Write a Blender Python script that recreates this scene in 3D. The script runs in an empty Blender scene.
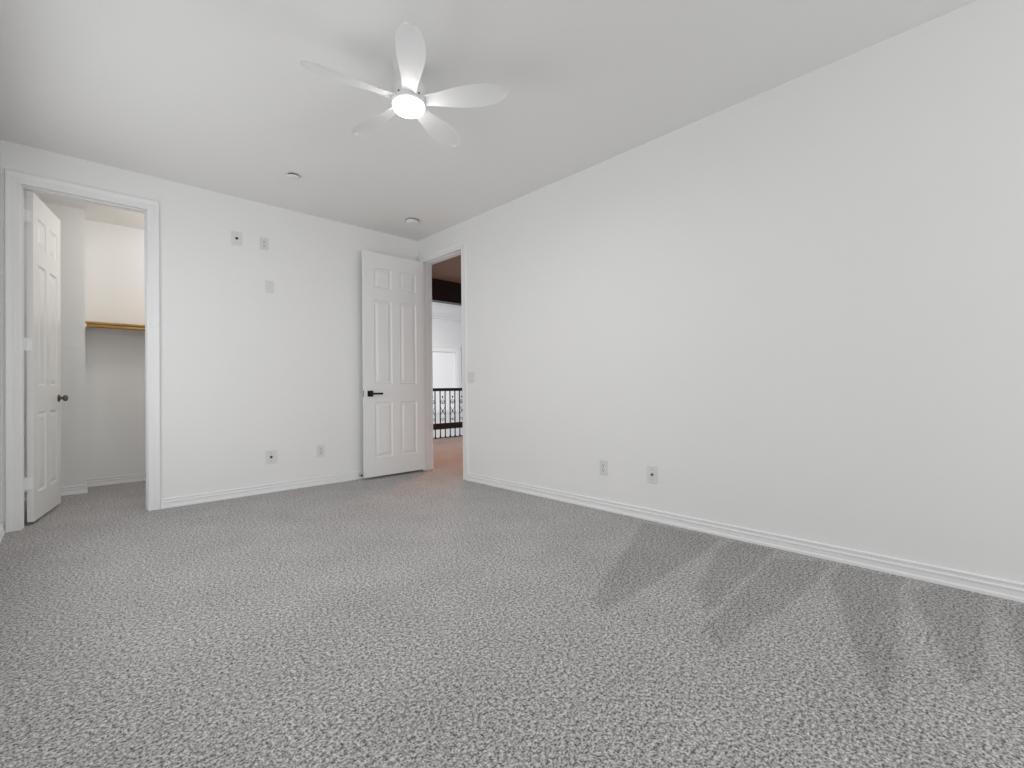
import bpy, bmesh, math
from mathutils import Vector, Matrix

S = bpy.context.scene
C = S.collection
PI = math.pi

# ---------------------------------------------------------------- camera
FPX, YAW, PITCH, ROLL = 465.4, 0.76377, 0.00822, -0.01061
cam_d = bpy.data.cameras.new('camera')
cam_d.sensor_fit = 'HORIZONTAL'
cam_d.sensor_width = 36.0
cam_d.lens = FPX / 1024 * 36.0
cam_d.clip_start = 0.02
cam = bpy.data.objects.new('camera', cam_d)
C.objects.link(cam)
fw = Vector((math.sin(YAW) * math.cos(PITCH), math.cos(YAW) * math.cos(PITCH), math.sin(PITCH)))
rt = Vector((math.cos(YAW), -math.sin(YAW), 0))
up = rt.cross(fw)
c_, s_ = math.cos(ROLL), math.sin(ROLL)
R_, U_ = rt * c_ + up * s_, up * c_ - rt * s_
cam.matrix_world = Matrix(((R_.x, U_.x, -fw.x, -3.0424), (R_.y, U_.y, -fw.y, -4.7793), (R_.z, U_.z, -fw.z, 0.965), (0, 0, 0, 1)))
S.camera = cam

# ---------------------------------------------------------------- world, exposure
S.view_settings.view_transform = 'Standard'
S.view_settings.look = 'None'
S.view_settings.exposure = 0.12
S.view_settings.gamma = 1.0
S.view_settings.use_curve_mapping = False
W = bpy.data.worlds.new('sky')
S.world = W
W.use_nodes = True
W.node_tree.nodes['Background'].inputs[0].default_value = (0.92, 0.96, 1.0, 1)
W.node_tree.nodes['Background'].inputs[1].default_value = 0.6


def lamp(name, kind, loc, power, col=(1, 1, 1), size=0.1, sy=None, aim=None, **kw):
    d = bpy.data.lights.new(name, kind)
    d.energy = power
    d.color = col
    if kind == 'AREA':
        d.shape = 'RECTANGLE' if sy else 'SQUARE'
        d.size = size
        if sy:
            d.size_y = sy
    else:
        d.shadow_soft_size = size
    for k, v in kw.items():
        setattr(d, k, v)
    o = bpy.data.objects.new(name, d)
    C.objects.link(o)
    o.location = loc
    if aim:
        o.rotation_euler = (Vector(aim) - Vector(loc)).to_track_quat('-Z', 'Y').to_euler()
    return o


# added daylight at two unseen, guessed windows, set up to light the room
lamp('added_rear_daylight', 'AREA', (-1.55, -7.86, 1.35), 50, (0.99, 0.995, 1.0), 2.6, 1.75, aim=(-1.55, 0, 1.35))
lamp('added_side_daylight', 'AREA', (-3.64, -1.75, 1.40), 19, (0.99, 0.995, 1.0), 2.3, 1.55, aim=(0, -1.75, 1.40))
# foyer beyond the railing: added area light under the ceiling, standing in for daylight
lamp('added_foyer_light', 'AREA', (3.2, 4.6, 3.42), 125, (1, 0.985, 0.96), 2.4, 1.2, aim=(3.2, 5.6, -2.0))
# hall and closet lamps
lamp('hall_lamp', 'SPOT', (1.2, 0.6, 2.69), 100, (1.0, 0.40, 0.19), 0.05, aim=(1.2, 0.8, 0), spot_size=math.radians(120), spot_blend=0.6)
lamp('closet_lamp', 'POINT', (-1.95, 0.72, 2.45), 10.5, (1.0, 0.955, 0.90), 0.10)


# ---------------------------------------------------------------- materials
def mat(name, col, rough=0.6, metal=0.0, bump=None, emit=None, mott=None):
    """principled; bump=(scale, strength, distance); mott=(scale, amount) faint colour variation"""
    m = bpy.data.materials.new(name)
    m.use_nodes = True
    n, l = m.node_tree.nodes, m.node_tree.links
    b = n['Principled BSDF']
    b.inputs['Base Color'].default_value = (*col, 1)
    b.inputs['Roughness'].default_value = rough
    b.inputs['Metallic'].default_value = metal
    tc = n.new('ShaderNodeTexCoord')
    if mott:
        t = n.new('ShaderNodeTexNoise')
        t.inputs['Scale'].default_value = mott[0]
        l.new(tc.outputs['Object'], t.inputs['Vector'])
        mx = n.new('ShaderNodeMix')
        mx.data_type = 'RGBA'
        mx.inputs[6].default_value = (*[c * (1 - mott[1]) for c in col], 1)
        mx.inputs[7].default_value = (*[min(1, c * (1 + mott[1])) for c in col], 1)
        l.new(t.outputs['Fac'], mx.inputs[0])
        l.new(mx.outputs[2], b.inputs['Base Color'])
    if bump:
        t = n.new('ShaderNodeTexNoise')
        t.inputs['Scale'].default_value = bump[0]
        t.inputs['Detail'].default_value = 3
        l.new(tc.outputs['Object'], t.inputs['Vector'])
        bp = n.new('ShaderNodeBump')
        bp.inputs['Strength'].default_value = bump[1]
        bp.inputs['Distance'].default_value = bump[2]
        l.new(t.outputs['Fac'], bp.inputs['Height'])
        l.new(bp.outputs['Normal'], b.inputs['Normal'])
    if emit:
        b.inputs['Emission Color'].default_value = (*emit[0], 1)
        b.inputs['Emission Strength'].default_value = emit[1]
    return m


M = {
    'wall': mat('wall_paint', (0.92, 0.92, 0.915), 0.65, bump=(90, 0.12, 0.002), mott=(1.2, 0.012)),
    'ceiling': mat('ceiling_paint', (0.92, 0.92, 0.905), 0.8, bump=(70, 0.15, 0.002), mott=(1.0, 0.012)),
    'trim': mat('trim_enamel', (0.92, 0.92, 0.925), 0.32),
    'door': mat('door_enamel', (0.90, 0.90, 0.895), 0.36),
    'plastic': mat('white_plastic', (0.80, 0.80, 0.79), 0.35),
    'slot': mat('dark_slot', (0.10, 0.10, 0.10), 0.6),
    'grey_slot': mat('grey_slot', (0.36, 0.36, 0.36), 0.6),
    'black': mat('black_metal', (0.012, 0.012, 0.013), 0.38, 0.6),
    'bronze': mat('aged_nickel', (0.16, 0.135, 0.11), 0.32, 0.9),
    'steel': mat('satin_steel', (0.62, 0.60, 0.57), 0.35, 0.9),
    'fan': mat('fan_white', (0.88, 0.88, 0.88), 0.4),
    'diffuser': mat('lit_diffuser', (0.9, 0.9, 0.9), 0.4, emit=((1, 0.985, 0.96), 8.0)),
    'taupe': mat('dimmed_hall_ceiling', (0.36, 0.30, 0.265), 0.8, bump=(60, 0.2, 0.002), mott=(3, 0.05)),  # taupe colour carries the weak light on the hall ceiling
    'darkwood': mat('dark_wood', (0.022, 0.013, 0.014), 0.45, mott=(14, 0.25)),
    'iron': mat('wrought_iron', (0.02, 0.017, 0.018), 0.5, 0.5),
    'cream': mat('foyer_paint', (0.84, 0.84, 0.85), 0.7),
    'shade': mat('sunlit_roller_shade', (0.85, 0.85, 0.87), 0.8, emit=((0.93, 0.96, 1.0), 0.12)),
    'rubber': mat('dark_rubber', (0.03, 0.03, 0.03), 0.7),
    'gap': mat('gap_shade', (0.05, 0.05, 0.05), 0.8),
    'glass': None,
}


def wood_mat():
    m = mat('honey_pine', (0.5, 0.28, 0.09), 0.45)
    n, l = m.node_tree.nodes, m.node_tree.links
    b = n['Principled BSDF']
    tc = n.new('ShaderNodeTexCoord')
    mp = n.new('ShaderNodeMapping')
    mp.inputs['Scale'].default_value = (1.5, 22, 22)
    t = n.new('ShaderNodeTexNoise')
    t.inputs['Scale'].default_value = 4
    t.inputs['Detail'].default_value = 5
    r = n.new('ShaderNodeValToRGB')
    r.color_ramp.elements[0].position = 0.3
    r.color_ramp.elements[0].color = (0.33, 0.16, 0.035, 1)
    r.color_ramp.elements[1].position = 0.7
    r.color_ramp.elements[1].color = (0.62, 0.37, 0.11, 1)
    l.new(tc.outputs['Object'], mp.inputs[0])
    l.new(mp.outputs[0], t.inputs['Vector'])
    l.new(t.outputs['Fac'], r.inputs[0])
    l.new(r.outputs[0], b.inputs['Base Color'])
    return m


M['pine'] = wood_mat()


def glass_mat():
    m = bpy.data.materials.new('window_glass')
    m.use_nodes = True
    n, l = m.node_tree.nodes, m.node_tree.links
    for x in list(n):
        if x.type != 'OUTPUT_MATERIAL':
            n.remove(x)
    out = [x for x in n if x.type == 'OUTPUT_MATERIAL'][0]
    t = n.new('ShaderNodeBsdfTransparent')
    g = n.new('ShaderNodeBsdfGlossy')
    g.inputs['Roughness'].default_value = 0.02
    mx = n.new('ShaderNodeMixShader')
    mx.inputs[0].default_value = 0.05
    l.new(t.outputs[0], mx.inputs[1])
    l.new(g.outputs[0], mx.inputs[2])
    l.new(mx.outputs[0], out.inputs[0])
    return m


M['glass'] = glass_mat()

# the vacuum left patches where the carpet pile lies the other way
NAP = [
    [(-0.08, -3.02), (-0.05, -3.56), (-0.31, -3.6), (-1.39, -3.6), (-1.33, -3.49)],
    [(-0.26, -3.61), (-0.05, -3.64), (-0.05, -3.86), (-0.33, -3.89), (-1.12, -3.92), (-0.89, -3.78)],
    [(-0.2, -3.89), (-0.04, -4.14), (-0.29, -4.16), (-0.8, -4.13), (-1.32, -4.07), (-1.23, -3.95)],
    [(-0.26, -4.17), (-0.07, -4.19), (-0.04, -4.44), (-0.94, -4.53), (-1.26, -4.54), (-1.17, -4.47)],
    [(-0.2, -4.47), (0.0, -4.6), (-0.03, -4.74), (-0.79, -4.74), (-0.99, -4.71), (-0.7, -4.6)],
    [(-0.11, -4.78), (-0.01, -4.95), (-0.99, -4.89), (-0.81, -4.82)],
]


def carpet_mat():
    m = bpy.data.materials.new('speckled_carpet')
    m.use_nodes = True
    n, l = m.node_tree.nodes, m.node_tree.links
    b = n['Principled BSDF']
    b.inputs['Roughness'].default_value = 0.95
    b.inputs['Specular IOR Level'].default_value = 0.1
    b.inputs['Sheen Weight'].default_value = 0.12
    tc = n.new('ShaderNodeTexCoord')
    sep = n.new('ShaderNodeSeparateXYZ')
    # edges of the patches wander a little
    wn = n.new('ShaderNodeTexNoise')
    wn.inputs['Scale'].default_value = 14
    wn.inputs['Detail'].default_value = 4
    l.new(tc.outputs['Object'], wn.inputs['Vector'])
    wm = n.new('ShaderNodeVectorMath')
    wm.operation = 'MULTIPLY_ADD'
    wm.inputs[1].default_value = (0.07, 0.05, 0)
    l.new(wn.outputs['Color'], wm.inputs[0])
    off = n.new('ShaderNodeVectorMath')
    off.operation = 'SUBTRACT'
    off.inputs[1].default_value = (0.035, 0.025, 0)
    l.new(tc.outputs['Object'], off.inputs[0])
    l.new(off.outputs[0], wm.inputs[2])
    l.new(wm.outputs[0], sep.inputs[0])

    def math_(op, a, bb, cc=None):
        x = n.new('ShaderNodeMath')
        x.operation = op
        for i, v in enumerate((a, bb, cc)):
            if v is None:
                continue
            if isinstance(v, (int, float)):
                x.inputs[i].default_value = v
            else:
                l.new(v, x.inputs[i])
        return x.outputs[0]
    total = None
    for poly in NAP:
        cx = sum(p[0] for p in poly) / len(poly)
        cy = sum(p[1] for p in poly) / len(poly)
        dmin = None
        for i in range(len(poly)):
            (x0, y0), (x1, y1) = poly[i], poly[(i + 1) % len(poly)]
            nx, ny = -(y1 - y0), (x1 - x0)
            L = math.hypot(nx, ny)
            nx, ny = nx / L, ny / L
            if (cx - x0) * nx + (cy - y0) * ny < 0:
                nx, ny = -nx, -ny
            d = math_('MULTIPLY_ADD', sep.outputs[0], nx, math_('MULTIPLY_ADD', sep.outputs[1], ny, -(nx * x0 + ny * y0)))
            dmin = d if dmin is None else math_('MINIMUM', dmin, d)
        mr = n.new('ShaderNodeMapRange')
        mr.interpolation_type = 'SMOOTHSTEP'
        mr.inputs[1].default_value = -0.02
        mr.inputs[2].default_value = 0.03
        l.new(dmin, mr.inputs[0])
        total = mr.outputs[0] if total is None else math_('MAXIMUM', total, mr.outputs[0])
    # tufts
    t1 = n.new('ShaderNodeTexNoise')
    t1.inputs['Scale'].default_value = 160
    t1.inputs['Detail'].default_value = 3
    t1.inputs['Roughness'].default_value = 0.7
    l.new(tc.outputs['Object'], t1.inputs['Vector'])
    t3 = n.new('ShaderNodeTexNoise')
    t3.inputs['Scale'].default_value = 78
    t3.inputs['Detail'].default_value = 1
    l.new(tc.outputs['Object'], t3.inputs['Vector'])
    grain = math_('ADD', math_('MULTIPLY', t1.outputs['Fac'], 0.68), math_('MULTIPLY', t3.outputs['Fac'], 0.32))
    ramp = n.new('ShaderNodeValToRGB')
    e = ramp.color_ramp.elements
    e[0].position, e[0].color = 0.395, (0.068, 0.062, 0.061, 1)
    e[1].position, e[1].color = 0.605, (0.75, 0.725, 0.72, 1)
    l.new(grain, ramp.inputs[0])
    # broad scuffs
    t2 = n.new('ShaderNodeTexNoise')
    t2.inputs['Scale'].default_value = 2.6
    t2.inputs['Detail'].default_value = 5
    t2.inputs['Roughness'].default_value = 0.6
    l.new(tc.outputs['Object'], t2.inputs['Vector'])
    broad = math_('MULTIPLY_ADD', t2.outputs['Fac'], 0.40, 0.82)
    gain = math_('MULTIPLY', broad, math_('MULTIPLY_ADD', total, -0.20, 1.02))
    mul = n.new('ShaderNodeVectorMath')
    mul.operation = 'SCALE'
    l.new(ramp.outputs[0], mul.inputs[0])
    l.new(gain, mul.inputs['Scale'])
    l.new(mul.outputs[0], b.inputs['Base Color'])
    bp = n.new('ShaderNodeBump')
    bp.inputs['Strength'].default_value = 0.5
    bp.inputs['Distance'].default_value = 0.004
    l.new(grain, bp.inputs['Height'])
    l.new(bp.outputs['Normal'], b.inputs['Normal'])
    return m


M['carpet'] = carpet_mat()


# ---------------------------------------------------------------- mesh helpers
def box(bm, a, b, mtx=None):
    x0, y0, z0 = a
    x1, y1, z1 = b
    co = [(x0, y0, z0), (x1, y0, z0), (x1, y1, z0), (x0, y1, z0), (x0, y0, z1), (x1, y0, z1), (x1, y1, z1), (x0, y1, z1)]
    v = [bm.verts.new(mtx @ Vector(c) if mtx else c) for c in co]
    for f in ((0, 3, 2, 1), (4, 5, 6, 7), (0, 1, 5, 4), (1, 2, 6, 5), (2, 3, 7, 6), (3, 0, 4, 7)):
        bm.faces.new([v[i] for i in f])


def lathe(bm, prof, mtx=None, seg=32):
    """prof: list of (r, z); closed at r=0 ends"""
    rings = []
    for r, z in prof:
        if r < 1e-6:
            p = Vector((0, 0, z))
            rings.append([bm.verts.new(mtx @ p if mtx else p)])
        else:
            ring = []
            for i in range(seg):
                a = 2 * PI * i / seg
                p = Vector((r * math.cos(a), r * math.sin(a), z))
                ring.append(bm.verts.new(mtx @ p if mtx else p))
            rings.append(ring)
    for A, B in zip(rings, rings[1:]):
        for i in range(seg):
            j = (i + 1) % seg
            if len(A) == 1 and len(B) == 1:
                continue
            if len(A) == 1:
                bm.faces.new((A[0], B[i], B[j]))
            elif len(B) == 1:
                bm.faces.new((A[i], B[0], A[j]))
            else:
                bm.faces.new((A[i], B[i], B[j], A[j]))
    for ring in (rings[0], rings[-1]):
        if len(ring) > 1:
            bm.faces.new(ring)


def tube(bm, pts, r, seg=8):
    pts = [Vector(p) for p in pts]
    rings = []
    ref = Vector((0.13, 0.95, 0.27)).normalized()
    for i, p in enumerate(pts):
        d = (pts[min(i + 1, len(pts) - 1)] - pts[max(i - 1, 0)]).normalized()
        a = d.cross(ref).normalized()
        b = d.cross(a)
        rings.append([bm.verts.new(p + (a * math.cos(2 * PI * k / seg) + b * math.sin(2 * PI * k / seg)) * r) for k in range(seg)])
    for A, B in zip(rings, rings[1:]):
        for k in range(seg):
            bm.faces.new((A[k], A[(k + 1) % seg], B[(k + 1) % seg], B[k]))
    bm.faces.new(rings[0])
    bm.faces.new(rings[-1])


def sweep(bm, rows):
    """rows: equal-length lists of points = closed cross-sections along a path"""
    vs = [[bm.verts.new(p) for p in r] for r in rows]
    k = len(vs[0])
    for A, B in zip(vs, vs[1:]):
        for i in range(k):
            bm.faces.new((A[i], A[(i + 1) % k], B[(i + 1) % k], B[i]))
    bm.faces.new(vs[0])
    bm.faces.new(vs[-1])


def obj(name, bm, material, parent=None, smooth=False, bevel=0.0, loc=None):
    bmesh.ops.recalc_face_normals(bm, faces=bm.faces)
    if loc:
        bmesh.ops.translate(bm, verts=bm.verts, vec=-Vector(loc))
    me = bpy.data.meshes.new(name)
    bm.to_mesh(me)
    bm.free()
    me.materials.append(material)
    o = bpy.data.objects.new(name, me)
    C.objects.link(o)
    if loc:
        o.location = loc
    if parent:
        o.parent = parent
    if smooth:
        for p in me.polygons:
            p.use_smooth = True
        me.set_sharp_from_angle(angle=math.radians(40))
    if bevel:
        m = o.modifiers.new('bevel', 'BEVEL')
        m.width = bevel
        m.segments = 2
        m.limit_method = 'ANGLE'
    return o


def tag(o, label=None, cat=None, group=None, kind=None):
    for k, v in (('label', label), ('category', cat), ('group', group), ('kind', kind)):
        if v:
            o[k] = v
    return o


def empty(name, loc, rz=0.0):
    o = bpy.data.objects.new(name, None)
    o.empty_display_size = 0.1
    C.objects.link(o)
    o.location = loc
    o.rotation_euler = (0, 0, rz)
    return o


def nb():
    return bmesh.new()


def boxes(name, lst, m, **kw):
    bm = nb()
    for a, b in lst:
        box(bm, a, b)
    return obj(name, bm, m, **kw)


# ---------------------------------------------------------------- the room
H = 2.732
XL = -3.369        # left wall
YR = -7.60         # rear wall
T = 0.12
CX0, CX1 = -3.274, -2.562      # closet opening
DY0, DY1 = -0.852, -0.09       # bedroom door opening
OH = 2.455
WY0, WY1, WZ0, WZ1 = -2.95, -0.55, 0.55, 2.20

tag(boxes('floor', [((XL - T, YR - T, -0.12), (0.0, 0.0, 0)), ((-3.62, 0.0, -0.12), (-1.0, 1.77, 0)),
                    ((0.0, -1.72, -0.12), (4.2, 2.79, 0))], M['carpet']),
    'speckled grey carpet with vacuum tracks across the room, closet and hall', 'carpet', kind='structure')
tag(boxes('ceiling', [((XL - T, YR - T, H), (0.12, 0.12, H + 0.12)), ((-3.62, 0.12, H), (-1.0, 1.77, H + 0.12))], M['ceiling']),
    'flat white ceiling over the bedroom and closet', 'ceiling', kind='structure')
tag(boxes('ceiling_hall', [((0.12, -1.72, H), (4.2, 1.45, H + 0.12))], M['taupe']),
    'hall ceiling coloured taupe to look dimly lit, seen through the bedroom doorway', 'ceiling', kind='structure')

g = 0.016
tag(boxes('wall_back', [((XL - T, 0, 0), (CX0 - g, T, H)), ((CX1 + g, 0, 0), (0.0, T, H)), ((CX0 - g, 0, OH + g), (CX1 + g, T, H))], M['wall']),
    'white back wall with the closet doorway and five wall plates', 'wall', kind='structure')
tag(boxes('wall_right', [((0, YR, 0), (T, DY0 - g, H)), ((0, DY1 + g, 0), (T, T, H)), ((0, DY0 - g, OH + g), (T, DY1 + g, H))], M['wall']),
    'long blank white wall on the right with the bedroom doorway', 'wall', kind='structure')
tag(boxes('wall_left', [((XL - T, YR, 0), (XL, WY0, H)), ((XL - T, WY1, 0), (XL, 0, H)), ((XL - T, WY0, 0), (XL, WY1, WZ0)), ((XL - T, WY0, WZ1), (XL, WY1, H))], M['wall']),
    'white left wall at the edge of the closet casing', 'wall', kind='structure')
VX0, VX1 = -2.9, -0.2
tag(boxes('wall_rear', [((XL - T, YR - T, 0), (VX0, YR, H)), ((VX1, YR - T, 0), (T, YR, H)), ((VX0, YR - T, 0), (VX1, YR, WZ0)), ((VX0, YR - T, WZ1), (VX1, YR, H))], M['wall']),
    'white rear wall with a wide added window behind the camera', 'wall', kind='structure')

# closet shell
tag(boxes('wall_closet_left', [((-3.62, T, 0), (-3.50, 1.3, H)), ((-3.62, 1.3, 0), (-2.912, 1.77, H))], M['wall']),
    'white closet wall with a projecting corner behind the closet door', 'wall', kind='structure')
tag(boxes('wall_closet_back', [((-2.912, 1.65, 0), (-1.0, 1.77, H))], M['wall']),
    'closet back wall carrying the wooden shelf', 'wall', kind='structure')
tag(boxes('wall_closet_right', [((-1.12, T, 0), (-1.0, 1.65, H))], M['wall']),
    'far right wall inside the closet', 'wall', kind='structure')

# hall shell
tag(boxes('wall_hall_left', [((0.0, T, 0), (T, 2.79, H)), ], M['cream']), 'hall wall left of the bedroom doorway', 'wall', kind='structure')
tag(boxes('wall_hall_end', [((T, -1.72, 0), (4.2, -1.6, H))], M['cream']), 'end wall of the hall', 'wall', kind='structure')
tag(boxes('wall_hall_right', [((4.08, -1.6, 0), (4.2, 2.79, H))], M['cream']), 'hall wall opposite the bedroom doorway', 'wall', kind='structure')

# ---------------------------------------------------------------- baseboards and casings
BP = [(0, 0), (0.019, 0), (0.019, 0.014), (0.013, 0.021), (0.012, 0.042), (0.015, 0.046), (0.015, 0.052), (0.007, 0.056),
      (0.007, 0.068), (0.012, 0.072), (0.011, 0.078), (0.006, 0.081), (0, 0.081)]


def baseboard(name, path, side, label):
    """path: floor points; side=+1 room lies left of travel; mitred at corners"""
    bm = nb()
    n = len(path)
    P = [Vector((x, y)) for x, y in path]
    rows = []
    for i in range(n):
        def nrm(a, b):
            d = (b - a).normalized()
            return Vector((-d.y, d.x)) * side
        if i == 0:
            m = nrm(P[0], P[1])
        elif i == n - 1:
            m = nrm(P[-2], P[-1])
        else:
            a, b = nrm(P[i - 1], P[i]), nrm(P[i], P[i + 1])
            m = (a + b) / (1 + a.dot(b))
        rows.append([(P[i].x + m.x * u, P[i].y + m.y * u, z) for u, z in BP])
    sweep(bm, rows)
    return tag(obj(name, bm, M['trim']), label, 'baseboard', kind='structure')


CW = 0.078
baseboard('baseboard_back', [(CX1 + CW, 0), (0, 0)], -1, 'white grooved baseboard along the back wall')
baseboard('baseboard_right', [(0, DY0 - CW), (0, YR)], -1, 'white grooved baseboard along the long right wall')
baseboard('baseboard_left', [(XL, YR), (XL, 0)], -1, 'white baseboard along the left wall')
baseboard('baseboard_rear', [(0, YR), (XL, YR)], -1, 'white baseboard below the added rear window')
baseboard('baseboard_closet', [(-3.5, T), (-3.5, 1.3), (-2.912, 1.3), (-2.912, 1.65), (-1.12, 1.65)], -1, 'white baseboard wrapping the closet corner')
baseboard('baseboard_hall', [(T, 0.0), (T, 2.6)], -1, 'white baseboard in the hall beyond the doorway')

CP = [(-0.004, 0), (-0.004, 0.009), (0.004, 0.012), (0.020, 0.010), (0.036, 0.010), (0.040, 0.014), (0.060, 0.018), (0.072, 0.019), (0.076, 0.015), (0.078, 0)]


def casing(name, a0, a1, top, put, label, jamb, stop):
    """put(a, out, z) -> point; a along the wall, out = away from the wall into the room"""
    bm = nb()
    rows = [[put(a0 - u, v, 0) for u, v in CP], [put(a0 - u, v, top + u) for u, v in CP],
            [put(a1 + u, v, top + u) for u, v in CP], [put(a1 + u, v, 0) for u, v in CP]]
    sweep(bm, rows)
    e = 0.0005
    rows = [[put(a0 - u, -T - e - v, 0) for u, v in CP], [put(a0 - u, -T - e - v, top + u) for u, v in CP],
            [put(a1 + u, -T - e - v, top + u) for u, v in CP], [put(a1 + u, -T - e - v, 0) for u, v in CP]]
    sweep(bm, rows)
    # jamb lining
    def bx(p, q_):
        A, B = Vector(put(*p)), Vector(put(*q_))
        box(bm, tuple(min(A[i], B[i]) for i in range(3)), tuple(max(A[i], B[i]) for i in range(3)))
    bx((a0 - 0.015, 0, 0), (a0, -T, top + 0.015))
    bx((a1, 0, 0), (a1 + 0.015, -T, top + 0.015))
    bx((a0, 0, top), (a1, -T, top + 0.015))
    s0, s1 = stop
    bx((a0, s0, 0), (a0 + 0.011, s1, top))
    bx((a1 - 0.011, s0, 0), (a1, s1, top))
    bx((a0 + 0.011, s0, top - 0.011), (a1 - 0.011, s1, top))
    return tag(obj(name, bm, M['trim']), label, 'door trim', kind='structure')


casing('trim_1', CX0, CX1, OH, lambda a, o, z: (a, -o, z), 'white moulded casing around the closet doorway', True, (-0.045, -0.080))
casing('trim_2', DY0, DY1, OH, lambda a, o, z: (-o, a, z), 'white moulded casing around the bedroom doorway', True, (-0.040, -0.075))


# ---------------------------------------------------------------- doors
def door_leaf_bm(Wd, Ht, TH, stile, mid, rows, stile_b=None):
    """leaf in local x 0..Wd, y 0..TH, z 0..Ht, six moulded panels on both faces"""
    bm = nb()
    pw = (Wd - stile - (stile_b or stile) - mid) / 2
    xs = [0, stile, stile + pw, stile + pw + mid, stile + 2 * pw + mid, Wd]
    zs = [0] + [v for r in rows for v in r] + [Ht]
    for y, s in ((0, 1), (TH, -1)):
        for i in range(5):
            for k in range(len(zs) - 1):
                x0, x1, z0, z1 = xs[i], xs[i + 1], zs[k], zs[k + 1]
                if i in (1, 3) and k % 2 == 1:
                    loops = []
                    for ins, dep in ((0, 0), (0.003, 0.005), (0.012, 0.011), (0.020, 0.011), (0.046, 0.002)):
                        yy = y + s * dep
                        loops.append([bm.verts.new(c) for c in ((x0 + ins, yy, z0 + ins), (x1 - ins, yy, z0 + ins), (x1 - ins, yy, z1 - ins), (x0 + ins, yy, z1 - ins))])
                    for A, B in zip(loops, loops[1:]):
                        for j in range(4):
                            bm.faces.new((A[j], A[(j + 1) % 4], B[(j + 1) % 4], B[j]))
                    bm.faces.new(loops[-1])
                else:
                    bm.faces.new([bm.verts.new(c) for c in ((x0, y, z0), (x1, y, z0), (x1, y, z1), (x0, y, z1))])
    for quad in (((0, 0, 0), (0, TH, 0), (0, TH, Ht), (0, 0, Ht)), ((Wd, 0, 0), (Wd, TH, 0), (Wd, TH, Ht), (Wd, 0, Ht)),
                 ((0, 0, 0), (Wd, 0, 0), (Wd, TH, 0), (0, TH, 0)), ((0, 0, Ht), (Wd, 0, Ht), (Wd, TH, Ht), (0, TH, Ht))):
        bm.faces.new([bm.verts.new(c) for c in quad])
    bmesh.ops.remove_doubles(bm, verts=bm.verts, dist=1e-5)
    return bm


ROWS = [(0.200, 0.800), (1.000, 1.910), (2.045, 2.260)]


def hinge_bm(z, pin, a, b, th=0.003):
    """knuckle at pin (x,y) plus two leaves spreading to a and b (vectors)"""
    bm = nb()
    for k in range(3):
        lathe(bm, [(0.0065, z - 0.045 + k * 0.0302), (0.0065, z - 0.0165 + k * 0.0302)], Matrix.Translation((pin[0], pin[1], 0)), 12)
    lathe(bm, [(0.004, z - 0.050), (0.004, z + 0.052)], Matrix.Translation((pin[0], pin[1], 0)), 8)
    for v in (a, b):
        d = Vector(v)
        n_ = Vector((-d.y, d.x)).normalized() * th / 2
        p = Vector(pin)
        pts = [p + n_, p - n_, p + d - n_, p + d + n_]
        vs = [[bm.verts.new((q_.x, q_.y, zz)) for q_ in pts] for zz in (z - 0.044, z + 0.044)]
        for i in range(4):
            bm.faces.new((vs[0][i], vs[0][(i + 1) % 4], vs[1][(i + 1) % 4], vs[1][i]))
        bm.faces.new(vs[0])
        bm.faces.new(vs[1])
    return bm


# closet door: swung into the closet
TH = 0.035
A1 = math.radians(78.3)
d1 = tag(empty('door_1', (-3.251, 0.124, 0.0), A1), 'white six-panel closet door standing open into the closet', 'door', kind='structure')
bm = door_leaf_bm(0.690, 2.425, TH, 0.105, 0.09, ROWS)
bmesh.ops.translate(bm, verts=bm.verts, vec=(0.0, -TH, 0.022))     # local -y faces the doorway side
obj('leaf', bm, M['door'], d1)
bm = nb()
for s, y0 in ((-1, -TH), (1, 0.0)):
    mt = Matrix.Translation((0.690 - 0.068, y0, 0.918)) @ Matrix.Rotation(-s * PI / 2, 4, 'X')
    lathe(bm, [(0, 0), (0.031, 0), (0.031, 0.004), (0.026, 0.009), (0.012, 0.012), (0.010, 0.024), (0.017, 0.029), (0.025, 0.036), (0.027, 0.045), (0.023, 0.054), (0.012, 0.059), (0, 0.060)], mt, 28)
o = obj('door_knob', bm, M['bronze'], d1, smooth=True)
o['label'] = 'round aged nickel door knob'
for z in (0.305, 1.32, 2.26):
    bm = nb()
    ca, sa = math.cos(-A1), math.sin(-A1)
    pin = (-0.011, 0.006)
    # one leaf on the door edge, one on the jamb
    jv = Vector((-0.009, -0.036))
    jl = Vector((jv.x * ca - jv.y * sa, jv.x * sa + jv.y * ca))
    bm.free()
    bm = hinge_bm(z, pin, (0.0098, -0.033), (jl.x, jl.y))
    o = obj('hinge', bm, M['trim'], d1, smooth=True)
    o['label'] = 'white painted hinge'

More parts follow.
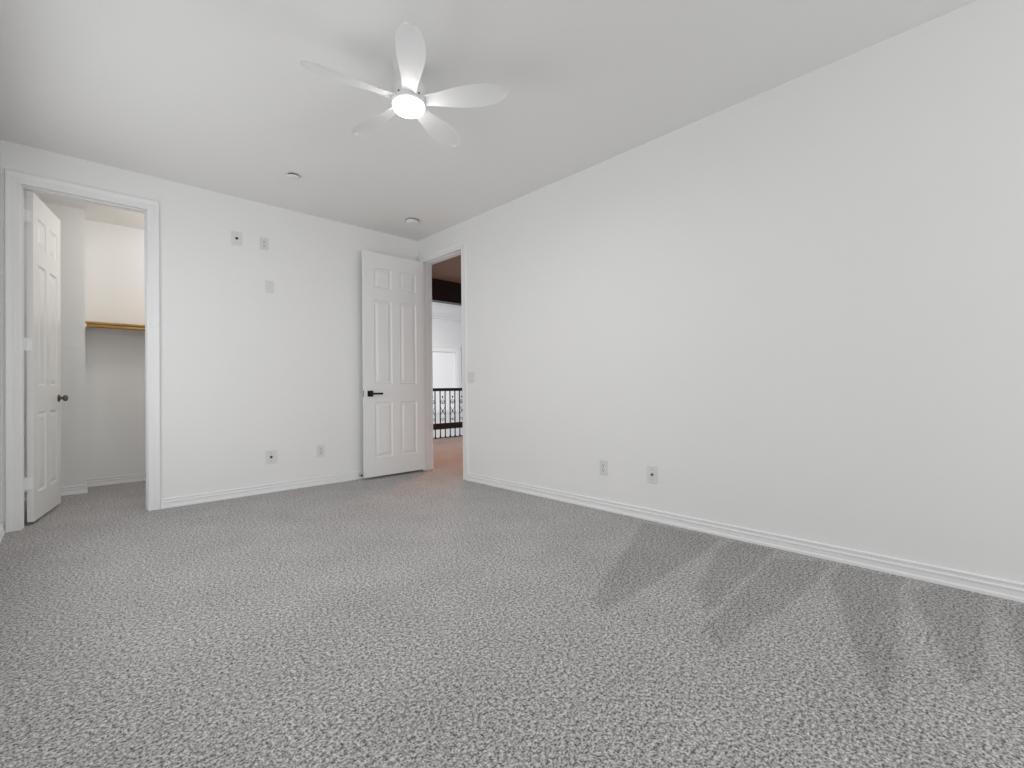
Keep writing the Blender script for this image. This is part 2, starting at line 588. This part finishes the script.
# bedroom door: folded back almost against the back wall
A2 = PI
d2 = tag(empty('door_2', (-0.010, -0.090, 0.0), A2), 'white six-panel bedroom door folded back against the back wall', 'door', kind='structure')
bm = door_leaf_bm(0.748, 2.425, TH, 0.100, 0.10, ROWS, 0.122)
bmesh.ops.translate(bm, verts=bm.verts, vec=(0.0, 0.0, 0.025))      # local +y = towards the room after the half turn
obj('leaf', bm, M['door'], d2)
hx, hz = 0.680, 0.918
for s, y0 in ((1, TH), (-1, 0.0)):
    bm = nb()
    ya, yb = (y0, y0 + 0.009) if s > 0 else (y0 - 0.009, y0)
    box(bm, (hx - 0.031, ya, hz - 0.032), (hx + 0.031, yb, hz + 0.032))
    mt = Matrix.Translation((hx, y0, hz)) @ Matrix.Rotation(-s * PI / 2, 4, 'X')
    lathe(bm, [(0.012, 0.004), (0.012, 0.040 if s > 0 else 0.030)], mt, 20)
    if s > 0:
        box(bm, (hx - 0.128, y0 + 0.034, hz - 0.010), (hx + 0.013, y0 + 0.046, hz + 0.010))
    else:
        box(bm, (hx - 0.128, y0 - 0.036, hz - 0.010), (hx + 0.013, y0 - 0.024, hz + 0.010))
    o = obj('door_lever', bm, M['black'], d2, bevel=0.0015)
    o['label'] = 'matt black lever handle on a square rose'
bm = nb()
box(bm, (0.7480, 0.0055, hz - 0.028), (0.7492, 0.0295, hz + 0.028))
lp = obj('latch_plate', bm, M['steel'], d2)
lp['label'] = 'small steel latch plate on the door edge'
for dz in (-0.021, 0.021):
    bm = nb()
    box(bm, (0.7492, 0.010, hz + dz - 0.010), (0.7505, 0.026, hz + dz + 0.010))
    o = obj('latch_recess', bm, M['slot'], lp)
for z in (0.28, 1.30, 2.26):
    bm = hinge_bm(z, (-0.0, -0.006), (0.0, 0.034), (-0.034, -0.001))
    o = obj('hinge', bm, M['steel'], d2, smooth=True)
    o['label'] = 'satin steel hinge'

# ---------------------------------------------------------------- closet shelf and pole
sh = tag(empty('closet_shelf', (-2.0, 1.5, 1.62)), 'honey coloured wooden shelf with hanging pole on the closet back wall', 'shelf')


def loc_boxes(name, lst, m, parent, bevel=0.0):
    bm = nb()
    L = parent.location
    for a, b in lst:
        box(bm, tuple(a[i] - L[i] for i in range(3)), tuple(b[i] - L[i] for i in range(3)))
    return obj(name, bm, m, parent, bevel=bevel)


loc_boxes('board', [((-2.908, 1.35, 1.640), (-1.124, 1.649, 1.658))], M['pine'], sh, 0.001)
loc_boxes('cleat', [((-2.908, 1.631, 1.57), (-1.124, 1.649, 1.640))], M['trim'], sh)
bm = nb()
tube(bm, [(-0.905, -0.135, -0.003), (0.873, -0.135, -0.003)], 0.0165, 20)
obj('hanging_pole', bm, M['pine'], sh, smooth=True)
for x in (-2.911, -1.1215):
    bm = nb()
    lathe(bm, [(0, 0), (0.027, 0), (0.025, 0.008), (0.019, 0.012), (0, 0.012)], Matrix.Translation((x + 2.0, -0.135, -0.003)) @ Matrix.Rotation(PI / 2 if x < -2 else -PI / 2, 4, 'Y'), 20)
    o = obj('pole_socket', bm, M['trim'], sh, smooth=True)
    o['label'] = 'white pole socket'

# ---------------------------------------------------------------- wall plates
def plate(name, label, cat, pos, wall, w, h, style):
    """built facing local -y; wall 'back' or 'right'"""
    rz = 0 if wall == 'back' else -PI / 2
    e = tag(empty(name, pos, rz), label, cat, {'power_outlet': 'power outlets on the bedroom walls', 'cable_plate': 'cable plates on the bedroom walls'}.get(name))
    bm = nb()
    box(bm, (-w / 2, -0.006, -h / 2), (w / 2, -0.0003, h / 2))
    obj('cover_plate', bm, M['plastic'], e, bevel=0.0025)
    Rx = Matrix.Rotation(PI / 2, 4, 'X')
    def disc(nm, x, z, r, d, m, y=-0.006, seg=16):
        b_ = nb()
        lathe(b_, [(0, 0), (r, 0), (r, d), (0, d)], Matrix.Translation((x, y, z)) @ Rx, seg)
        return obj(nm, b_, m, e, smooth=True)
    if style == 'outlet':
        for z in (-0.0195, 0.0195):
            b_ = nb()
            box(b_, (-0.0165, -0.0085, z - 0.014), (0.0165, -0.006, z + 0.014))
            r = obj('socket', b_, M['plastic'], e, bevel=0.003)
            b_ = nb()
            box(b_, (-0.0085, -0.0092, z - 0.001), (-0.0055, -0.0085, z + 0.009))
            box(b_, (0.0055, -0.0092, z - 0.001), (0.0085, -0.0085, z + 0.007))
            lathe(b_, [(0, 0), (0.0035, 0), (0.0035, 0.0007), (0, 0.0007)], Matrix.Translation((0, -0.0085, z - 0.0075)) @ Rx, 12)
            obj('slots', b_, M['slot'], r)
        disc('screw', 0, 0, 0.0032, 0.001, M['steel'])
    elif style == 'coax':
        disc('jack_opening', 0, 0.0, 0.0125, 0.0012, M['slot'] if wall == 'back' else M['grey_slot'])
        disc('jack_pin', 0, 0, 0.0048, 0.008, M['black'])
        for z in (-h / 2 + 0.024, h / 2 - 0.024):
            disc('screw', 0, z, 0.0035, 0.001, M['grey_slot'])
    elif style == 'blank':
        for z in (-0.03, 0.03):
            disc('screw', 0, z, 0.003, 0.0008, M['plastic'])
    elif style == 'switch':
        b_ = nb()
        box(b_, (-0.017, -0.0075, -0.034), (0.017, -0.006, 0.034))
        obj('switch_frame', b_, M['plastic'], e)
        b_ = nb()
        v = [(-0.0155, -0.0075, -0.0325), (0.0155, -0.0075, -0.0325), (0.0155, -0.0075, 0.0325), (-0.0155, -0.0075, 0.0325),
             (-0.0155, -0.0135, -0.0325), (0.0155, -0.0135, -0.0325), (0.0155, -0.0085, 0.0325), (-0.0155, -0.0085, 0.0325),
             (-0.0155, -0.0090, 0.0), (0.0155, -0.0090, 0.0)]
        q_ = [b_.verts.new(c) for c in v]
        for f in ((0, 1, 2, 3), (4, 5, 9, 8), (8, 9, 6, 7), (0, 1, 5, 4), (3, 2, 6, 7)):
            b_.faces.new([q_[i] for i in f])
        b_.faces.new([q_[i] for i in (0, 4, 8, 7, 3)])
        b_.faces.new([q_[i] for i in (1, 5, 9, 6, 2)])
        obj('rocker', b_, M['plastic'], e)
    return e


plate('cable_plate', 'white wall plate with a black cable jack, high on the back wall', 'wall plate', (-1.920, 0, 2.352), 'back', 0.088, 0.124, 'coax')
plate('power_outlet', 'white power outlet high on the back wall, right of the upper cable plate', 'outlet', (-1.691, 0, 2.349), 'back', 0.074, 0.117, 'outlet')
plate('blank_plate', 'blank white wall plate on the back wall, just below the high outlet', 'wall plate', (-1.645, 0, 1.948), 'back', 0.072, 0.116, 'blank')
plate('cable_plate', 'white wall plate with a black cable jack low on the back wall above the baseboard', 'wall plate', (-1.641, 0, 0.333), 'back', 0.094, 0.124, 'coax')
plate('power_outlet', 'white power outlet low on the back wall between the cable plate and the open door', 'outlet', (-1.175, 0, 0.343), 'back', 0.074, 0.117, 'outlet')
plate('power_outlet', 'white power outlet low on the long right wall', 'outlet', (0, -2.635, 0.333), 'right', 0.072, 0.117, 'outlet')
plate('cable_plate', 'white wall plate with a grey cable jack low on the long right wall', 'wall plate', (0, -3.053, 0.331), 'right', 0.082, 0.124, 'coax')
plate('light_switch', 'white rocker light switch beside the bedroom doorway', 'light switch', (0, -0.995, 1.077), 'right', 0.090, 0.117, 'switch')

# ---------------------------------------------------------------- door stop
ds = tag(empty('door_stop', (-0.766, -0.009, 0.046)), 'small door stop with dark rubber tip on the baseboard behind the bedroom door', 'door stop')
bm = nb()
Ry = Matrix.Rotation(PI / 2, 4, 'X')
lathe(bm, [(0, 0), (0.012, 0), (0.012, 0.004), (0.005, 0.006), (0.0045, 0.052), (0, 0.052)], Ry, 14)
obj('rod', bm, M['steel'], ds, smooth=True)
bm = nb()
lathe(bm, [(0, 0.050), (0.0095, 0.050), (0.0105, 0.056), (0.0095, 0.068), (0, 0.070)], Ry, 14)
obj('rubber_tip', bm, M['rubber'], ds, smooth=True)

# ---------------------------------------------------------------- ceiling discs
e = tag(empty('sprinkler_cover', (-1.695, -0.80, H)), 'small round white sprinkler cover on the ceiling, the one farther from the corner', 'sprinkler')
bm = nb()
lathe(bm, [(0, 0), (0.038, 0), (0.038, -0.014), (0, -0.014)], None, 28)
obj('gap_collar', bm, M['gap'], e, smooth=True)  # dark colour stands in for the shade in the gap above the disc
bm = nb()
lathe(bm, [(0, -0.014), (0.048, -0.014), (0.048, -0.0165), (0.044, -0.019), (0, -0.020)], None, 32)
obj('cover_disc', bm, M['ceiling'], e, smooth=True)

e = tag(empty('smoke_detector', (-0.423, -0.560, H)), 'round white smoke detector on the ceiling near the corner by the door', 'smoke detector')
bm = nb()
lathe(bm, [(0, 0), (0.072, 0), (0.072, -0.004), (0.060, -0.006), (0.056, -0.013), (0, -0.013)], None, 36)
obj('base', bm, M['grey_slot'], e, smooth=True)  # grey colour puts the shaded gap around the body into the base
bm = nb()
lathe(bm, [(0, -0.012), (0.064, -0.012), (0.066, -0.016), (0.062, -0.026), (0.052, -0.033), (0.036, -0.036), (0.018, -0.036), (0.016, -0.034), (0, -0.034)], None, 36)
obj('body', bm, M['fan'], e, smooth=True)

# ---------------------------------------------------------------- ceiling fan
FX, FY = -1.692, -2.578
fan = tag(empty('ceiling_fan', (FX, FY, H)), 'white five-blade ceiling fan with a glowing round light', 'ceiling fan')
Z = lambda z: z - H
bm = nb()
lathe(bm, [(0, 0), (0.088, 0), (0.088, -0.006), (0.078, -0.018), (0.072, -0.060), (0.070, Z(2.622))], None, 40)
obj('ceiling_mount', bm, M['fan'], fan, smooth=True)
bm = nb()
lathe(bm, [(0.070, Z(2.624)), (0.082, Z(2.618)), (0.088, Z(2.604)), (0.088, Z(2.535)), (0.084, Z(2.530)), (0.060, Z(2.529)), (0, Z(2.529))], None, 48)
obj('motor_housing', bm, M['fan'], fan, smooth=True)
bm = nb()
lathe(bm, [(0, Z(2.529)), (0.082, Z(2.529)), (0.089, Z(2.524)), (0.089, Z(2.512)), (0.085, Z(2.508)), (0, Z(2.508))], None, 48)
obj('light_ring', bm, M['fan'], fan, smooth=True)
bm = nb()
lathe(bm, [(0, Z(2.508)), (0.086, Z(2.508)), (0.085, Z(2.494)), (0.076, Z(2.482)), (0.060, Z(2.474)), (0.035, Z(2.470)), (0, Z(2.469))], None, 48)
o = obj('light_diffuser', bm, M['diffuser'], fan, smooth=True)
o['label'] = 'glowing white round diffuser'


def blade_bm(pitch_sign=1):
    bm = nb()
    stations = [(0.070, .038, .038), (0.10, .038, .038), (0.15, .040, .042), (0.20, .047, .050), (0.26, .058, .061), (0.32, .067, .070), (0.37, .070, .073),
                (0.42, .069, .071), (0.46, .063, .064), (0.490, .054, .053), (0.512, .043, .041), (0.527, .030, .028), (0.535, .017, .015), (0.5385, .007, .006)]
    NC = 10
    top, bot = [], []
    for r, wl, wt in stations:
        f = (r - 0.07) / 0.475
        tw = math.radians(20 - 8 * f) * pitch_sign * min(1, 0.35 + f * 3)
        zc = Z(2.531) + 0.017 * f
        rt_, rb_ = [], []
        for k in range(NC + 1):
            c = k / NC
            yy = -wl + (wl + wt) * c
            camber = 0.010 * (1 - (2 * c - 1) ** 2)
            th = 0.0045 * math.sqrt(max(0.02, 1 - (2 * c - 1) ** 2)) * min(1.0, wl / 0.03)
            y = yy * math.cos(tw) - camber * math.sin(tw)
            z = yy * math.sin(tw) + camber * math.cos(tw)
            rt_.append(bm.verts.new((r, y, zc + z + th)))
            rb_.append(bm.verts.new((r, y, zc + z - th)))
        top.append(rt_)
        bot.append(rb_)
    for i in range(len(stations) - 1):
        for k in range(NC):
            bm.faces.new((top[i][k], top[i + 1][k], top[i + 1][k + 1], top[i][k + 1]))
            bm.faces.new((bot[i][k], bot[i][k + 1], bot[i + 1][k + 1], bot[i + 1][k]))
        bm.faces.new((top[i][0], bot[i][0], bot[i + 1][0], top[i + 1][0]))
        bm.faces.new((top[i][NC], top[i + 1][NC], bot[i + 1][NC], bot[i][NC]))
    for e_ in (0, -1):
        bm.faces.new(top[e_] + bot[e_][::-1])
    return bm


b0 = obj('fan_blade', blade_bm(-1), M['fan'], fan, smooth=True)
for k in range(5):
    b = b0
    if k:
        b = b0.copy()
        C.objects.link(b)
        b.parent = fan
    b.rotation_euler = (0, 0, math.radians(-120.0 + 72 * k))
sc_ = None
for k in range(5):
    ang = math.radians(-84.0 + 72 * k)
    if sc_ is None:
        bm = nb()
        lathe(bm, [(0, 0), (0.0048, 0), (0.0048, 0.006), (0, 0.006)], Matrix.Rotation(PI / 2, 4, 'Y'), 12)
        sc_ = obj('housing_screw', bm, M['slot'], fan, smooth=True)
        s2 = sc_
    else:
        s2 = sc_.copy()
        C.objects.link(s2)
        s2.parent = fan
    s2.location = (0.086 * math.cos(ang), 0.086 * math.sin(ang), Z(2.540))
    s2.rotation_euler = (0, 0, ang)

# the lamp in the fan
lamp('fan_glow', 'POINT', (FX, FY, 2.425), 1.1, (1.0, 0.98, 0.96), 0.04)
lamp('fan_lamp', 'AREA', (FX, FY, 2.462), 7, (1.0, 0.98, 0.95), 0.15, aim=(FX, FY, 0), shape='DISK')

# ---------------------------------------------------------------- hall, railing and foyer
tag(boxes('trim_hall_beam', [((0.12, 1.45, 2.385), (4.2, 1.60, H + 0.12)), ((0.12, 1.438, 2.385), (4.2, 1.45, 2.40))], M['darkwood']),  # beam given the same very dark brown as the handrail
    'dark brown beam across the hall ceiling', 'beam', kind='structure')

RY = 2.74
rail = tag(empty('stair_railing', (2.2, RY, 0)), 'dark wood and wrought iron railing at the edge of the hall landing', 'railing')
RX0, RX1 = 0.16, 4.05


def rbox(name, a, b, m, bevel=0.0):
    bm_ = nb()
    box(bm_, (a[0] - 2.2, a[1] - RY, a[2]), (b[0] - 2.2, b[1] - RY, b[2]))
    return obj(name, bm_, m, rail, bevel=bevel)


rbox('handrail', (RX0, RY - 0.03, 0.915), (RX1, RY + 0.03, 0.975), M['darkwood'], 0.008)
rbox('lower_rail', (RX0, RY - 0.022, 0.172), (RX1, RY + 0.022, 0.288), M['darkwood'], 0.004)
rbox('floor_plate', (RX0, RY - 0.03, 0.0), (RX1, RY + 0.03, 0.012), M['iron'])
bx0 = None
nbal = int((RX1 - RX0 - 0.06) / 0.118)
for k in range(nbal):
    x = RX0 + 0.05 + k * 0.118 - 2.2
    if bx0 is None:
        bm = nb()
        box(bm, (-0.008, -0.008, 0.012), (0.008, 0.008, 0.915))
        box(bm, (-0.013, -0.013, 0.012), (0.013, 0.013, 0.035))
        bx0 = obj('baluster', bm, M['iron'], rail)
        b = bx0
    else:
        b = bx0.copy()
        C.objects.link(b)
        b.parent = rail
    b.location = (x, 0, 0)


def scroll_bm():
    bm = nb()
    for s in (1, -1):
        # long S stem ending in a spiral at each end
        pts = []
        for i in range(26):
            a = i / 25 * 2.6 * PI
            r = 0.006 + 0.038 * i / 25
            pts.append((s * (0.008 + r * math.cos(a)), 0, 0.700 + r * math.sin(a)))
        tube(bm, pts, 0.0050, 6)
        pts = []
        for i in range(20):
            f = i / 19
            pts.append((s * (0.046 - 0.090 * f + 0.03 * math.sin(f * 2 * PI)), 0, 0.70 - 0.34 * f))
        tube(bm, pts, 0.0050, 6)
        pts = []
        for i in range(22):
            a = i / 21 * 2.2 * PI
            r = 0.006 + 0.026 * i / 21
            pts.append((s * (-0.018 - r * math.cos(a)), 0, 0.355 - r * math.sin(a)))
        tube(bm, pts, 0.0045, 6)
    for zz in (0.80, 0.52):
        lathe(bm, [(0, zz - 0.028), (0.012, zz - 0.012), (0.014, zz), (0.012, zz + 0.012), (0, zz + 0.028)], None, 10)
    return bm


sc = None
for k in range(1, nbal - 1, 2):
    x = RX0 + 0.05 + (k + 0.5) * 0.118 - 2.2
    if sc is None:
        sc = obj('iron_scroll', scroll_bm(), M['iron'], rail, smooth=True)
        s2 = sc
    else:
        s2 = sc.copy()
        C.objects.link(s2)
        s2.parent = rail
    s2.location = (x, 0.0, 0)

# foyer shell beyond the railing, open down to the floor below
FZ = -2.9
tag(boxes('floor_foyer', [((-1.0, 2.79, FZ - 0.1), (9.0, 9.1, FZ))], M['cream']), 'pale lower floor of the foyer', 'floor', kind='structure')
FH = 3.5
tag(boxes('ceiling_foyer', [((-1.0, 1.6, FH), (9.0, 9.1, FH + 0.1))], M['cream']), 'high white foyer ceiling', 'ceiling', kind='structure')
tag(boxes('wall_foyer_front', [((0.0, 1.60, H + 0.12), (4.2, 1.72, FH)), ((-1.0, 2.67, FZ), (4.2, 2.79, -0.12))], M['cream']), 'foyer wall below the landing', 'wall', kind='structure')
tag(boxes('wall_foyer_left', [((-1.0, 1.6, FZ), (-0.88, 9.1, FH))], M['cream']), 'left foyer wall', 'wall', kind='structure')
tag(boxes('wall_foyer_right', [((8.9, 1.6, FZ), (9.0, 9.1, FH))], M['cream']), 'right foyer wall', 'wall', kind='structure')
FWY = 7.2
wx0, wx1, wz0, wz1 = 3.0, 5.95, 0.3, 2.12
tag(boxes('wall_foyer_back', [((-0.88, FWY, FZ), (wx0, FWY + 0.12, FH)), ((wx1, FWY, FZ), (6.16, FWY + 0.12, FH)), ((6.16, FWY, 2.37), (7.3, FWY + 0.12, FH)), ((7.3, FWY, FZ), (8.9, FWY + 0.12, FH)), ((5.9, FWY + 0.9, FZ), (7.5, FWY + 1.0, FH)),
                              ((wx0, FWY, FZ), (wx1, FWY + 0.12, wz0)), ((wx0, FWY, wz1), (wx1, FWY + 0.12, FH))], M['cream']),
    'far white foyer wall with a bright window', 'wall', kind='structure')
bm = nb()
cr = [(0, FH), (0.34, FH), (0.34, FH - 0.04), (0.28, FH - 0.08), (0.22, FH - 0.20), (0.10, FH - 0.30), (0.06, FH - 0.31), (0.05, FH - 0.36), (0, FH - 0.38)]
sweep(bm, [[(x, FWY - u, z) for u, z in cr] for x in (-0.88, 8.9)])
tag(obj('trim_foyer_crown', bm, M['cream']), 'deep white crown moulding in the foyer', 'moulding', kind='structure')
w3 = tag(empty('window_3', (0, FWY, 0)), 'bright foyer window with a drawn white shade beyond the railing', 'window', kind='structure')
bm = nb()
for a, b in (((wx0 - 0.09, -0.03, wz0 - 0.09), (wx0, 0, wz1 + 0.14)), ((wx1, -0.03, wz0 - 0.09), (wx1 + 0.09, 0, wz1 + 0.14)),
             ((wx0, -0.03, wz1), (wx1, 0, wz1 + 0.14)), ((wx0, -0.03, wz0 - 0.09), (wx1, 0, wz0)),
             ((wx0 - 0.12, -0.06, wz1 + 0.14), (wx1 + 0.12, 0, wz1 + 0.18))):
    box(bm, a, b)
obj('window_frame', bm, M['trim'], w3)
bm = nb()
box(bm, (wx0, 0.04, wz0), (wx1, 0.045, wz1))
obj('roller_shade', bm, M['shade'], w3)


# unseen rear and left windows, added to bring daylight into the room
def window(name, label, origin, rz, w, z0, z1, m_frame):
    e = tag(empty(name, origin, rz), label, 'window', kind='structure')
    bm = nb()
    f = 0.045
    h = z1 - z0
    for a, b in (((-w / 2, 0.03, z0), (-w / 2 + f, 0.09, z1)), ((w / 2 - f, 0.03, z0), (w / 2, 0.09, z1)),
                 ((-w / 2 + f, 0.03, z0), (w / 2 - f, 0.09, z0 + f)), ((-w / 2 + f, 0.03, z1 - f), (w / 2 - f, 0.09, z1)),
                 ((-0.02, 0.04, z0 + f), (0.02, 0.08, z1 - f))):
        box(bm, a, b)
    obj('window_frame', bm, m_frame, e)
    bm = nb()
    box(bm, (-w / 2 + f, 0.058, z0 + f), (-0.02, 0.062, z1 - f))
    box(bm, (0.02, 0.058, z0 + f), (w / 2 - f, 0.062, z1 - f))
    obj('pane', bm, M['glass'], e)
    bm = nb()
    box(bm, (-w / 2 - 0.03, -0.03, z0 - 0.03), (w / 2 + 0.03, -0.0005, z0))
    obj('window_sill', bm, M['trim'], e)
    return e


window('added_window_rear', 'unseen wide white framed window added in the rear wall for daylight', ((VX0 + VX1) / 2, YR, 0), PI, VX1 - VX0, WZ0, WZ1, M['trim'])
window('added_window_left', 'unseen wide white framed window added in the left wall for daylight', (XL, (WY0 + WY1) / 2, 0), PI / 2, WY1 - WY0, WZ0, WZ1, M['trim'])
